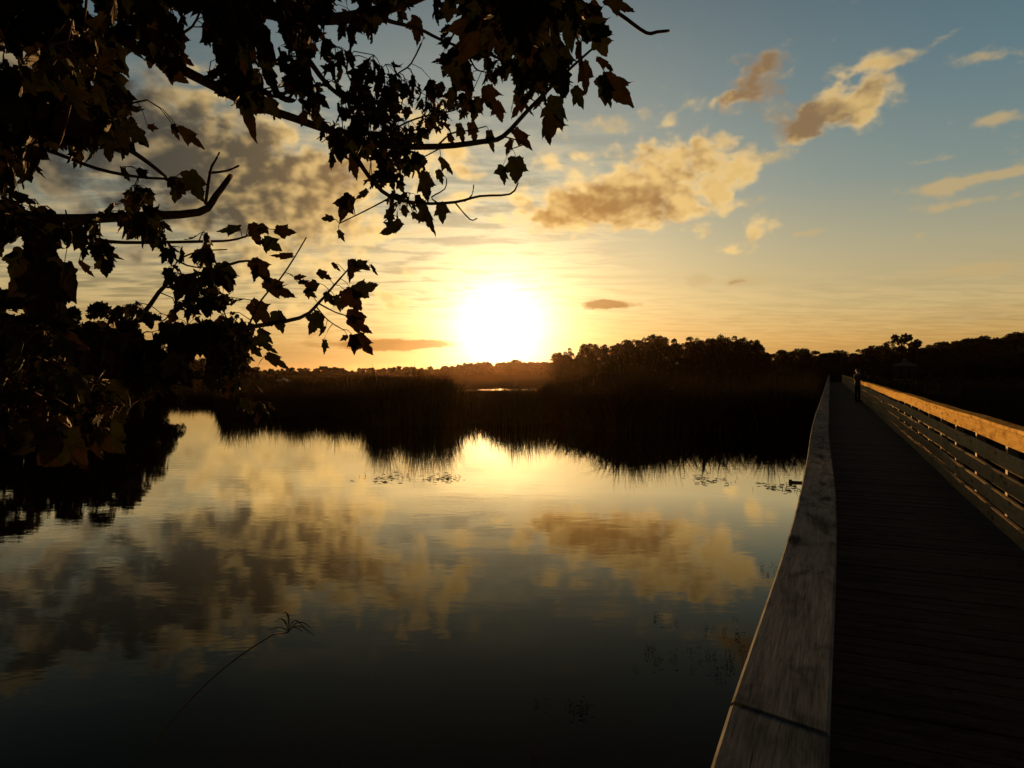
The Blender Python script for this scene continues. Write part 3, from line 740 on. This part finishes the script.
def water_plants():
    spots = []
    rr = random.Random(11)
    for _ in range(34):
        u = rr.gauss(705, 38); v = rr.gauss(655, 26)
        if 585 < u < 792 - (v-560)*.29 and 600 < v < 720: spots.append((u, v))
    spots += [(764,570),(768,576),(775,566),(778,574),(571,712),(576,714),(583,715),(588,713),(540,708),(536,760)]
    protos = []
    for kk in range(3):
        V = []; T = []; nb = 0
        for j in range(5):
            n = 1; px, py = rr.uniform(-.05, .05), rr.uniform(-.05, .05); h = rr.uniform(.03, .14)
            v, t = blades(np.array([px]), np.array([py]), np.array([-.03]), np.array([h+.03]), np.array([.006]), np.array([rr.uniform(.1, .6)]))
            V.append(v); T.append(t+nb); nb += len(v)
            for q in range(2):
                a = rr.uniform(0, 6.28); lx, ly, lz = px+math.cos(a)*.02, py+math.sin(a)*.02, rr.uniform(.005, h)
                s = rr.uniform(.01, .022); v = np.array([(lx-s, ly, lz), (lx, ly-s*.5, lz+.004), (lx+s, ly, lz), (lx, ly+s*.6, lz+.004)])
                V.append(v); T.append(np.array([(0,1,2),(0,2,3)])+nb); nb += 4
        protos.append(fast_mesh('water_plant', np.vstack(V), np.vstack(T), M_REED))
    for i, (u, v) in enumerate(spots):
        o = protos[i] if i < 3 else protos[i % 3].copy()
        if i >= 3: COL.objects.link(o)
        o.location = water_pt(u, v); o.rotation_euler = (0, 0, rr.uniform(0, 6.28)); s = rr.uniform(.4, .85); o.scale = (s, s, s)
        tag(o, 'small dark sprig of water plant poking out of the pond beside the railing', 'water plant', 'water plants beside the railing')
    # floating weed patches
    for (u, v, wpx, lab) in ((392,478,40,'flat patch of floating weed left of the sun reflection'), (445,479,34,'flat patch of floating weed below the bright reflection'), (712,480,34,'short strip of floating weed in front of the leafy bank'), (783,488,34,'floating weed strip beside the bolt on the near railing')):
        c = water_pt(u, v); d = c.y; w = wpx*d/F; V = []; T = []; nb = 0
        for k in range(46):
            px, py = rr.gauss(0, w*.30), rr.gauss(0, .35); s = rr.uniform(.02, .07); a = rr.uniform(0, 6.28); z = rr.uniform(.004, .03)
            ring = [(px+math.cos(a+q*1.047)*s, py+math.sin(a+q*1.047)*s*.7, z + rr.uniform(-.003, .012)) for q in range(6)]
            V.append(np.array(ring)); T.append(np.array([(0,1,2),(0,2,3),(0,3,4),(0,4,5)])+nb); nb += 6
        n = 10; v, t = blades(np.array([rr.gauss(0, w*.35) for _ in range(n)]), np.array([rr.gauss(0, .3) for _ in range(n)]), np.full(n, -.03), np.array([rr.uniform(.06, .18) for _ in range(n)]), np.full(n, .015), np.full(n, .4))
        V.append(v); T.append(t+nb)
        o = fast_mesh('floating_weed', np.vstack(V), np.vstack(T), M_REED); o.location = c; tag(o, lab, 'floating weed', 'floating weed patches', 'stuff')
water_plants()

# ------------------------------------------------------------------ the maple in the foreground
LEAF_HALF = [(0,0),(.14,-.05),(.34,.01),(.33,.13),(.40,.27),(.60,.57),(.47,.54),(.36,.56),(.26,.57),(.27,.70),(.22,.76),(.11,.90),(0,1.04)]
def leaf_template(seed):
    r = random.Random(seed); sx = r.uniform(.85, 1.1); lob = r.uniform(.75, 1.1); half = []
    H = [(x*sx*(lob if .3 < y < .7 else 1), y) for x, y in LEAF_HALF]
    out = []
    for sgn in (1, -1):
        seq = H if sgn > 0 else H[::-1]; o2 = []
        for (x0, y0), (x1, y1) in zip(seq, seq[1:]):
            nx, ny = (y1-y0), -(x1-x0); o2.append((x0, y0))
            for f in (.33, .67):
                bl = r.uniform(.02, .10) + (.04 if f < .5 else -.03); px, py = x0+(x1-x0)*f, y0+(y1-y0)*f
                k = bl*(1 if sgn > 0 else 1); ox, oy = (ny*-k, nx*-k) if False else (nx*k, ny*k)
                if sgn < 0: ox, oy = -ox*-1, oy
                o2.append((px + ox, py + oy))
        out += [(sgn*x, y) for x, y in o2]
    n = len(out); P = np.array([(x, y, 0) for x, y in out] + [(0, .36, 0)])
    return P, np.array([(i, (i+1) % n, n) for i in range(n)])
TPL = [leaf_template(i) for i in range(5)]; LT = TPL[0][1]

class Branch:
    def __init__(s, pts3, rad): s.p = pts3; s.r = rad; s.wood = MB(); s.lv = []; s.lt = []; s.nl = 0; s.nodes = list(pts3)
    def leaf(s, base, tip, nrm, width=.85, fold=.25, curl=.25):
        t = Vector(tip)-Vector(base); ln = t.length; t.normalize(); n = Vector(nrm); x = t.cross(n)
        if x.length < 1e-4: x = t.cross(Vector((.3, .5, .8)))
        x.normalize(); n = x.cross(t)
        P = TPL[int(rng.integers(0, 5))][0].copy(); P[:, :2] += rng.normal(0, .012, (len(P), 2))
        P[:, 0] *= width*(1 + rng.normal(0, .06)); P[:, 0] += rng.normal(0, .10)*P[:, 1]**2
        ax = np.abs(P[:, 0]); k = fold*.9; zf = -ax*math.sin(k) + rng.normal(0, .012, len(P)); P[:, 0] *= math.cos(k)
        zf -= .5*curl*ax**2
        if abs(curl) > .05:                      # bend the blade along its midrib
            th = curl*1.25*np.clip(P[:, 1], 0, 2); R0 = 1/(curl*1.25); yy = np.where(P[:, 1] > 0, (R0+zf)*np.sin(th), P[:, 1]); zz = np.where(P[:, 1] > 0, (R0+zf)*np.cos(th)-R0, zf)
            P[:, 1] = yy; zf = zz
        X = np.array(x); Tt = np.array(t); N = np.array(n)
        V = np.array(base)[None] + ln*(P[:, 0:1]*X + P[:, 1:2]*Tt + zf[:, None]*N)
        s.lv.append(V); s.lt.append(LT + s.nl); s.nl += len(V)
    def petiole(s, a, b, r=.0011):
        a = Vector(a); b = Vector(b); m = (a+b)/2 + Vector((0, 0, .12*(b-a).length)); s.wood.tube([a, m, b], [r, r*.9, r*.8], 4)
    def nearest(s, p):
        return min(s.nodes, key=lambda q: (q-Vector(p)).length)
def curve3(pts, d0, d1, sub=3):
    """photo polyline -> smooth 3-D polyline whose depth runs from d0 to d1"""
    n = len(pts); out = []
    P = [Vector((u, v)) for u, v in pts]
    for i in range(n-1):
        p0, p1, p2, p3 = P[max(i-1,0)], P[i], P[i+1], P[min(i+2,n-1)]
        for k in range(sub):
            t = k/sub; q = .5*((2*p1)+(p2-p0)*t+(2*p0-5*p1+4*p2-p3)*t*t+(3*p1-p0-3*p2+p3)*t**3)
            f = (i+t)/(n-1); out.append(PT(q.x, q.y, d0+(d1-d0)*f + .03*math.sin(7*f+d0*9)))
    out.append(PT(pts[-1][0], pts[-1][1], d1)); return out
TRUNK_X, TRUNK_Y = -3.7, .55
BR = {}
def mk(name, pts, d0, d1, w0, w1, root=None, parent=None, sub=3):
    """main branch (own part) or, with parent, a side twig of one; widths in photo pixels"""
    P = curve3(pts, d0, d1, sub); m = len(P)
    rad = [max(.0011, (w0+(w1-w0)*(i/(m-1))**.8)*.5*(p.y/F)) for i, p in enumerate(P)]
    if root is not None:               # run back to the trunk
        a = Vector((TRUNK_X, TRUNK_Y, root)); mid = a.lerp(P[0], .55) + Vector((0, 0, .12))
        P = [a, a.lerp(mid, .5)+Vector((0, 0, .05)), mid] + P; r0 = max(rad[0]*1.5, .02); rad = [r0*1.6, r0*1.3, r0*1.15] + rad
    if parent is None: BR[name] = Branch(P, rad); BR[name].wood.tube(P, rad, 8)
    else:
        BR[parent].wood.tube(P, rad, 6); BR[parent].nodes += P
    return P
def build_maple():
    mk('A', [(-120,-50),(-20,0),(60,18),(120,40),(165,62),(210,85),(250,105),(290,118),(330,132),(375,146),(437,148),(483,143),(503,138),(527,113),(553,87),(573,68),(597,47)], 1.7, 2.35, 15, 2.0, 3.1)
    mk('', [(352,150),(370,178),(390,197),(420,204),(455,203),(480,197),(510,195),(518,184)], 2.0, 2.2, 5, 1.6, parent='A')
    mk('', [(455,203),(470,220),(477,219)], 2.1, 2.1, 1.6, 1.2, parent='A')
    mk('', [(437,203),(432,198),(445,190),(447,180)], 2.1, 2.12, 1.6, 1.2, parent='A')
    mk('', [(465,202),(472,196),(474,186)], 2.1, 2.12, 1.6, 1.2, parent='A')
    mk('', [(388,200),(365,212),(340,224)], 2.05, 2.0, 1.8, 1.2, parent='A')
    mk('', [(400,202),(393,215),(385,222)], 2.05, 2.0, 1.6, 1.0, parent='A')
    mk('', [(503,138),(515,141),(525,145),(512,150)], 2.2, 2.2, 1.8, 1.0, parent='A')
    mk('', [(355,148),(372,160),(392,158),(412,163),(440,150)], 2.0, 2.1, 2, 1.4, parent='A')
    mk('', [(437,148),(452,135),(470,132),(486,128)], 2.1, 2.2, 2.2, 1.2, parent='A')
    mk('', [(380,146),(400,128),(425,118),(455,112),(470,100)], 2.05, 2.2, 2.4, 1.2, parent='A')
    mk('', [(596,60),(600,68),(606,78)], 2.35, 2.3, 1.2, 1.0, parent='A')
    mk('', [(160,62),(175,42),(195,30),(205,10)], 1.8, 1.7, 4, 2, parent='A')
    mk('', [(250,105),(262,92),(290,88),(300,80)], 1.9, 2.0, 2.2, 1, parent='A')
    mk('C', [(60,-40),(150,-20),(220,5),(260,14),(300,20),(340,22),(385,13),(430,-4),(470,-25)], 1.5, 1.8, 17, 10, 3.45)
    mk('', [(303,20),(306,50),(310,75),(318,115),(330,130)], 1.68, 1.9, 8, 5, parent='C')
    mk('', [(310,62),(328,86),(345,100),(370,112),(395,128)], 1.75, 1.95, 6, 2, parent='C')
    mk('', [(345,20),(352,50),(348,75),(362,95)], 1.7, 1.8, 3, 1.4, parent='C')
    mk('D', [(340,-30),(365,5),(385,22),(405,28),(420,32),(440,42),(462,50),(480,51)], 1.7, 1.95, 6, 2, 3.7)
    mk('', [(466,51),(475,70),(483,74),(490,75)], 1.93, 1.95, 2.2, 1.2, parent='D')
    mk('', [(425,40),(412,66),(400,75),(388,85)], 1.85, 1.9, 2, 1.2, parent='D')
    mk('', [(480,51),(495,60),(520,66),(545,72)], 1.9, 2.0, 2, 1.2, parent='D')
    mk('T', [(420,-80),(500,-40),(560,-25),(600,-8),(612,12),(625,22),(645,36),(656,35),(667,34)], 1.25, 1.45, 6, 3.0, 3.9)
    mk('', [(500,-38),(505,-10),(512,15)], 1.3, 1.25, 2.5, 1.2, parent='T')
    mk('', [(560,-24),(558,-8),(552,8)], 1.3, 1.3, 2.5, 1.2, parent='T')
    mk('H', [(-60,70),(40,110),(80,130),(120,145),(145,160),(168,178)], 1.4, 1.75, 11, 3, 2.8)
    mk('', [(20,142),(60,155),(100,170),(140,178),(175,180)], 1.5, 1.7, 5, 2.4, parent='H')
    mk('', [(-10,88),(50,105),(110,108),(150,102)], 1.4, 1.6, 5, 2, parent='H')
    mk('G', [(-90,205),(0,213),(60,220),(133,217),(200,213),(217,197),(232,177)], 1.3, 1.65, 15, 5, 2.5)
    mk('', [(207,205),(212,172),(217,162),(221,154)], 1.6, 1.62, 3.4, 1.8, parent='G')
    mk('', [(211,174),(228,172),(240,167)], 1.6, 1.62, 2.6, 2, parent='G')
    mk('', [(40,224),(90,238),(125,243),(200,242),(230,241),(247,237)], 1.45, 1.75, 5, 2, parent='G')
    mk('', [(130,217),(150,235),(180,262),(200,268)], 1.5, 1.7, 3, 1.4, parent='G')
    mk('K', [(96,-60),(92,-10),(85,55),(75,100),(66,135),(60,150)], 1.0, 1.1, 3.4, 1.8, 3.4)
    mk('I', [(-40,372),(60,360),(100,345),(140,318),(170,282),(210,272),(240,262),(258,262)], 1.5, 1.95, 8, 1.8, 2.3)
    mk('', [(170,284),(178,262),(200,252),(228,250)], 1.7, 1.8, 2.4, 1.2, parent='I')
    mk('J', [(-40,340),(60,350),(130,345),(200,337),(245,328),(300,318),(320,302),(335,285),(350,268)], 1.7, 2.15, 9, 1.4, 2.2)
    mk('', [(318,303),(335,312),(352,318),(362,326)], 2.08, 2.15, 1.8, 1.0, parent='J')
    mk('', [(316,306),(328,320),(342,329)], 2.08, 2.12, 1.5, 1.0, parent='J')
    mk('', [(248,328),(262,300),(280,280),(295,258),(307,238)], 2.0, 2.05, 2.2, 1.3, parent='J')
    mk('', [(205,336),(230,352),(255,372),(262,392)], 1.95, 1.9, 2.4, 1.2, parent='J')
    mk('', [(350,270),(362,266),(372,268)], 2.15, 2.15, 1.2, .9, parent='J')
    mk('N', [(-60,318),(30,345),(75,380),(105,402),(122,418)], .95, 1.05, 5, 2, 2.0)
    mk('', [(-10,330),(15,370),(25,410),(40,424)], .95, .9, 3, 1.5, parent='N')
    cam = Vector((0, 0, EYE))
    def br_of(u, v, cand=None):
        best = None
        for k, b in BR.items():
            if cand and k not in cand: continue
            for q in b.nodes:
                if q.y < .3: continue
                uu = 512 + F*q.x/q.y; vv = HORIZ - F*(q.z-EYE)/q.y; dd = (uu-u)**2 + (vv-v)**2
                if best is None or dd < best[0]: best = (dd, k, q)
        return best
    # leaves read off the photograph: base pixel -> tip pixel, width
    EXP = [(436,-2,436,27,.55),(419,20,417,46,.8),(463,68,449,80,.7),(414,78,415,98,.5),(443,62,432,66,.5),(492,12,466,38,.8),(482,6,485,64,.7),(505,0,512,58,.75),(530,-4,534,62,.7),(520,48,519,70,.7),(545,42,571,98,.75),(565,6,568,52,.6),
        (570,2,597,37,.6),(560,-4,578,28,.7),(605,2,636,12,.5),(592,4,603,24,.5),(597,60,614,71,.6),(601,78,633,106,.75),(601,78,611,107,.5),(582,64,588,96,.6),(573,90,584,110,.5),(558,98,561,132,.8),(545,117,547,144,1.0),(541,101,535,114,.6),
        (527,99,510,116,.6),(532,76,545,93,.6),(540,87,523,90,.5),(517,70,513,87,.7),(517,70,523,84,.6),(530,56,536,80,.8),(514,131,534,152,.5),(512,141,505,157,.5),(516,158,518,184,.75),(503,167,502,185,.75),(489,132,492,153,.5),(471,124,479,143,.6),
        (459,125,467,145,.6),(449,135,453,150,.6),(435,115,427,134,.6),(497,102,504,122,.8),(426,160,410,171,.8),(441,158,456,173,.7),(438,171,444,185,.6),(424,174,428,202,.8),(423,200,438,236,.7),(441,203,445,224,.7),(402,223,384,242,.6),(390,211,392,227,.8),
        (413,213,420,222,.7),(392,172,396,194,.9),(386,154,379,172,.6),(352,155,355,181,.8),(368,191,357,202,.6),(350,195,341,216,.6),(352,197,338,221,.6),(334,219,322,223,.8),(339,231,345,241,.5),(251,224,254,247,1.0),(262,224,270,234,.9),(241,228,216,232,.5),
        (276,230,296,238,.6),(264,239,282,250,.9),(293,255,270,258,.5),(252,260,274,276,.8),(258,266,253,282,.5),(264,282,293,300,.7),(276,288,289,285,.5),(222,263,231,290,.9),(250,304,276,321,.9),(277,311,285,332,.8),(320,313,306,333,.9),(318,283,305,300,.9),
        (318,272,331,281,.8),(295,278,306,276,.5),(299,283,311,281,.5),(333,263,341,272,.5),(349,260,351,284,.9),(357,262,369,274,.8),(371,265,377,277,.4),(353,292,378,284,.9),(345,290,361,311,.8),(335,296,342,312,.7),(347,314,367,318,.7),(348,320,372,334,.8),
        (358,334,369,357,.9),(353,335,356,355,.7),(348,336,339,340,.8),(324,340,324,355,.8),(326,327,319,338,.4),(259,329,273,342,.6),(262,343,276,354,.5),(266,355,288,366,.5),(305,290,318,296,.6),(326,292,336,304,.7),(455,90,450,110,.8),(470,80,473,104,.8),(462,95,478,112,.8),(485,88,490,112,.7),(445,88,432,104,.8),(432,82,428,100,.7),(480,100,470,122,.7),
        (75,428,28,470,.95),(75,428,122,446,.8),(130,366,133,392,.7),(60,380,70,404,.7),(97,362,108,394,.22),(18,392,29,416,.25),(141,398,146,422,.22),(255,378,261,398,.22),
        (142,0,150,28,.9),(175,126,178,142,.6),(180,128,205,146,.5),(130,124,132,137,.9),(168,70,190,88,.6),(240,60,226,90,.7),(246,20,250,96,.5),(236,78,251,144,.42),(222,10,232,70,.5),(262,30,258,100,.45),(150,128,160,130,.6),(190,172,204,203,.9),(172,180,185,192,.8),(25,250,10,280,.9),(45,262,40,330,.8),(66,262,60,330,.9),(30,256,14,258,.5),(80,262,92,280,.6)]
    for (u0, v0, u1, v1, wd) in EXP:
        bb = br_of(u0, v0); d = bb[2].y + random.uniform(-.04, .04)
        if (u0, v0) in ((75,428), (15,470), (60,380), (18,392)): d = .85
        if v0 < 8 and u0 > 400: d = 1.3
        B = BR[bb[1]]; dip = random.uniform(-.3, .3)*math.hypot(u1-u0, v1-v0)*d/F
        base = PT(u0, v0, d); tip = PT(u1, v1, d+dip); to = (cam-base).normalized()
        nrm = to + Vector((random.uniform(-.9,.9), random.uniform(-.3,.3), random.uniform(-.5,.5)))
        B.leaf(base, tip, nrm, wd*random.uniform(.9, 1.15), random.uniform(.1, .7), random.uniform(-.1, .6)); B.petiole(bb[2], base)
    # open sky holes kept clear of filler leaves
    GAPS = [(100,6,12,7),(103,18,8,7),(78,33,10,5),(10,60,14,8),(30,60,10,5),(135,60,16,9),(150,90,20,9),(160,118,26,12),(200,25,10,14),(195,50,9,14),(210,60,10,12),(205,95,14,10),(250,150,70,30),(215,140,40,28),(190,160,50,14),(280,165,50,26),
            (268,64,9,8),(278,84,9,8),(292,108,10,7),(270,32,12,6),(322,74,7,7),(330,97,8,7),(405,55,14,16),(392,35,14,10),(430,70,12,10),(425,20,20,8),(480,25,8,9),(480,70,8,8),(60,165,26,8),(75,190,30,10),(60,200,22,9),(110,190,16,16),(90,205,14,6),
            (110,232,14,8),(70,255,12,5),(38,290,20,14),(12,265,18,18),(25,300,16,12),(86,285,13,18),(95,300,12,8),(65,262,6,8),(140,282,14,12),(150,270,9,8),(160,300,14,14),(128,325,9,5),(145,262,9,7),(190,270,8,8),(120,245,20,4),(190,255,8,8),(160,345,7,5),(172,365,7,4),(195,370,8,3),(205,355,6,4),(190,105,20,12),(350,15,8,5),(190,225,12,10),
            (240,200,40,30),(300,200,60,30),(290,270,60,60),(330,250,60,10),(360,230,16,12),(190,440,60,50),(300,380,60,25),(460,165,30,14),(560,30,8,8),(330,30,12,6),(360,50,10,8),(230,110,8,5)]
    def blocked(u, v, m=0):
        for (a, b, c, e) in GAPS:
            if ((u-a)/(c+m))**2 + ((v-b)/(e+m))**2 < 1: return True
        return False
    # u0,v0,u1,v1, clusters, leaf px, candidate branches
    REG = [(-60,-30,140,70,170,34,'AHKC'),(-60,60,130,140,130,30,'HAG'),(100,-20,260,60,95,24,'AC'),(205,0,268,105,46,20,'AC'),(140,30,260,110,34,23,'A'),(240,-20,430,40,80,24,'CD'),(280,30,400,150,56,19,'ACD'),(190,50,340,120,34,20,'AC'),(330,100,440,160,24,14,'A'),(390,40,500,120,26,14,'DA'),
           (455,-20,575,58,60,30,'TD'),(480,50,560,95,14,17,'A'),(-60,140,70,260,70,26,'HG'),(60,150,200,215,30,22,'HG'),(60,215,220,262,56,22,'GI'),(-40,255,110,330,26,28,'GIN'),(120,265,230,345,56,20,'IJG'),(-60,320,170,415,190,28,'INJ'),(150,320,250,400,120,20,'JI'),(200,255,262,330,30,17,'JI'),
           (-60,400,90,440,12,34,'N'),(215,340,268,410,22,15,'J'),(370,150,440,210,16,14,'A'),(-60,60,60,260,40,36,'KHG')]
    for (u0, v0, u1, v1, n, px, cand) in REG:
        for _ in range(int(n*(.82 if u0 < 130 else 1.0))):
            u, v = random.uniform(u0, u1), random.uniform(v0, v1)
            if blocked(u, v, px*.22): continue
            bb = br_of(u, v, cand); B = BR[bb[1]]; q = bb[2]
            d = max(.7, q.y + random.uniform(-.28, .22)); c = PT(u, v-px*.3, d); c.z = c.z if c.z < q.z else q.z + (c.z-q.z)*.45
            sz = px*q.y/F
            mid = q.lerp(c, .5) + Vector((random.uniform(-.1,.1), random.uniform(-.1,.1), random.uniform(0, .15)))*(q-c).length
            todo = []
            for k in range(random.choice((4, 5, 6))):
                dr = Vector((random.gauss(0, .9), random.gauss(0, .9), random.gauss(-.45, .35))).normalized()
                b0 = c + dr*sz*random.uniform(.3, .8); uu = 512+F*b0.x/b0.y; vv = HORIZ-F*(b0.z-EYE)/b0.y
                t = (dr*.6 + Vector((random.gauss(0, .35), random.gauss(0, .35), -.75))).normalized()
                e = b0 + t*sz*random.uniform(.5, 1.05); ue = 512+F*e.x/e.y; ve = HORIZ-F*(e.z-EYE)/e.y
                if not (blocked(uu, vv) or blocked(ue, ve) or blocked((uu+ue)/2, (vv+ve)/2)): todo.append((b0, e))
            if len(todo) < 3: continue
            for b0, e in todo:
                B.leaf(b0, e, Vector((random.gauss(0,1), random.gauss(0,1), random.gauss(.3,.8))), random.uniform(.7, 1.0), random.uniform(0, .9), random.uniform(-.2, 1.0))
                B.petiole(c, b0, .0009)
            if .02 < (q-c).length < .32: B.wood.tube([q, mid, c], [.0016, .0012, .0009], 4)
    gz = float(terrain_h(np.array([TRUNK_X]), np.array([TRUNK_Y]))[0])
    root = empty('maple_tree', (TRUNK_X, TRUNK_Y, gz)); tag(root, 'dark maple branches with lobed leaves hanging in from the upper left', 'tree')
    W = Matrix.Translation((-TRUNK_X, -TRUNK_Y, -gz))
    b = MB(); b.tube([(0,0,-.2),(0,0,.05),(.02,.01,.8),(.0,.03,1.9),(.05,.0,3.0),(.02,.05,4.2),(.1,.1,5.6),(.1,.2,7)], [.30,.24,.19,.17,.15,.12,.08,.03], 12)
    b.build('trunk', M_BARK, root, True)
    for k, B in BR.items():
        o = B.wood.build('branch', M_TWIG if k in 'KTN' else M_BARK, root, True); o.data.transform(W)
        if B.lv:
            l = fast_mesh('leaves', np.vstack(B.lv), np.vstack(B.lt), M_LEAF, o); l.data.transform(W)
build_maple()

# ------------------------------------------------------------------ added haze volume standing in for lens glow under the sun
def build_haze():
    b = MB(); b.box(-4200, 4200, -4200, 4200, -2.2, 26); m, t, p = material('glow_haze'); t.n.remove(p)
    pv = t.node('ShaderNodeVolumePrincipled'); pv.inputs['Color'].default_value = (1.0, .62, .34, 1)  # orange put into the volume colour to warm the glow
    pv.inputs['Density'].default_value = HAZE; pv.inputs['Anisotropy'].default_value = .87
    t.l.new(pv.outputs[0], t.n['Material Output'].inputs['Volume'])
    o = b.build('haze', m); tag(o, 'thin added haze standing in for lens glow under the low sun', 'haze', kind='stuff')
HAZE = .000016
if HAZE > 0: build_haze()

# ------------------------------------------------------------------ sun, camera, render
sun = bpy.data.lights.new('sun', 'SUN'); sun.energy = 5.0; sun.angle = R(.5); sun.color = (1.0, .52, .17)
so = link(bpy.data.objects.new('sun', sun)); el, azm = R(3.24), R(SUN_AZ)
so.rotation_euler = Vector((math.sin(azm)*math.cos(el), math.cos(azm)*math.cos(el), math.sin(el))).to_track_quat('Z', 'Y').to_euler(); so.location = (0, 0, 20)
cam = bpy.data.cameras.new('camera'); cam.sensor_width = 36; cam.lens = 36*F/1024; cam.clip_end = 9000; cam.clip_start = .05
co = link(bpy.data.objects.new('camera', cam)); co.location = (0, 0, EYE)
co.rotation_euler = (R(90) + math.atan((HORIZ-384)/F), 0, 0); SC.camera = co
SC.view_settings.view_transform = 'Standard'; SC.view_settings.look = 'None'; SC.view_settings.exposure = EXPO; SC.view_settings.gamma = 1
SC.render.engine = 'CYCLES'; SC.cycles.use_denoising = True; SC.cycles.max_bounces = 6
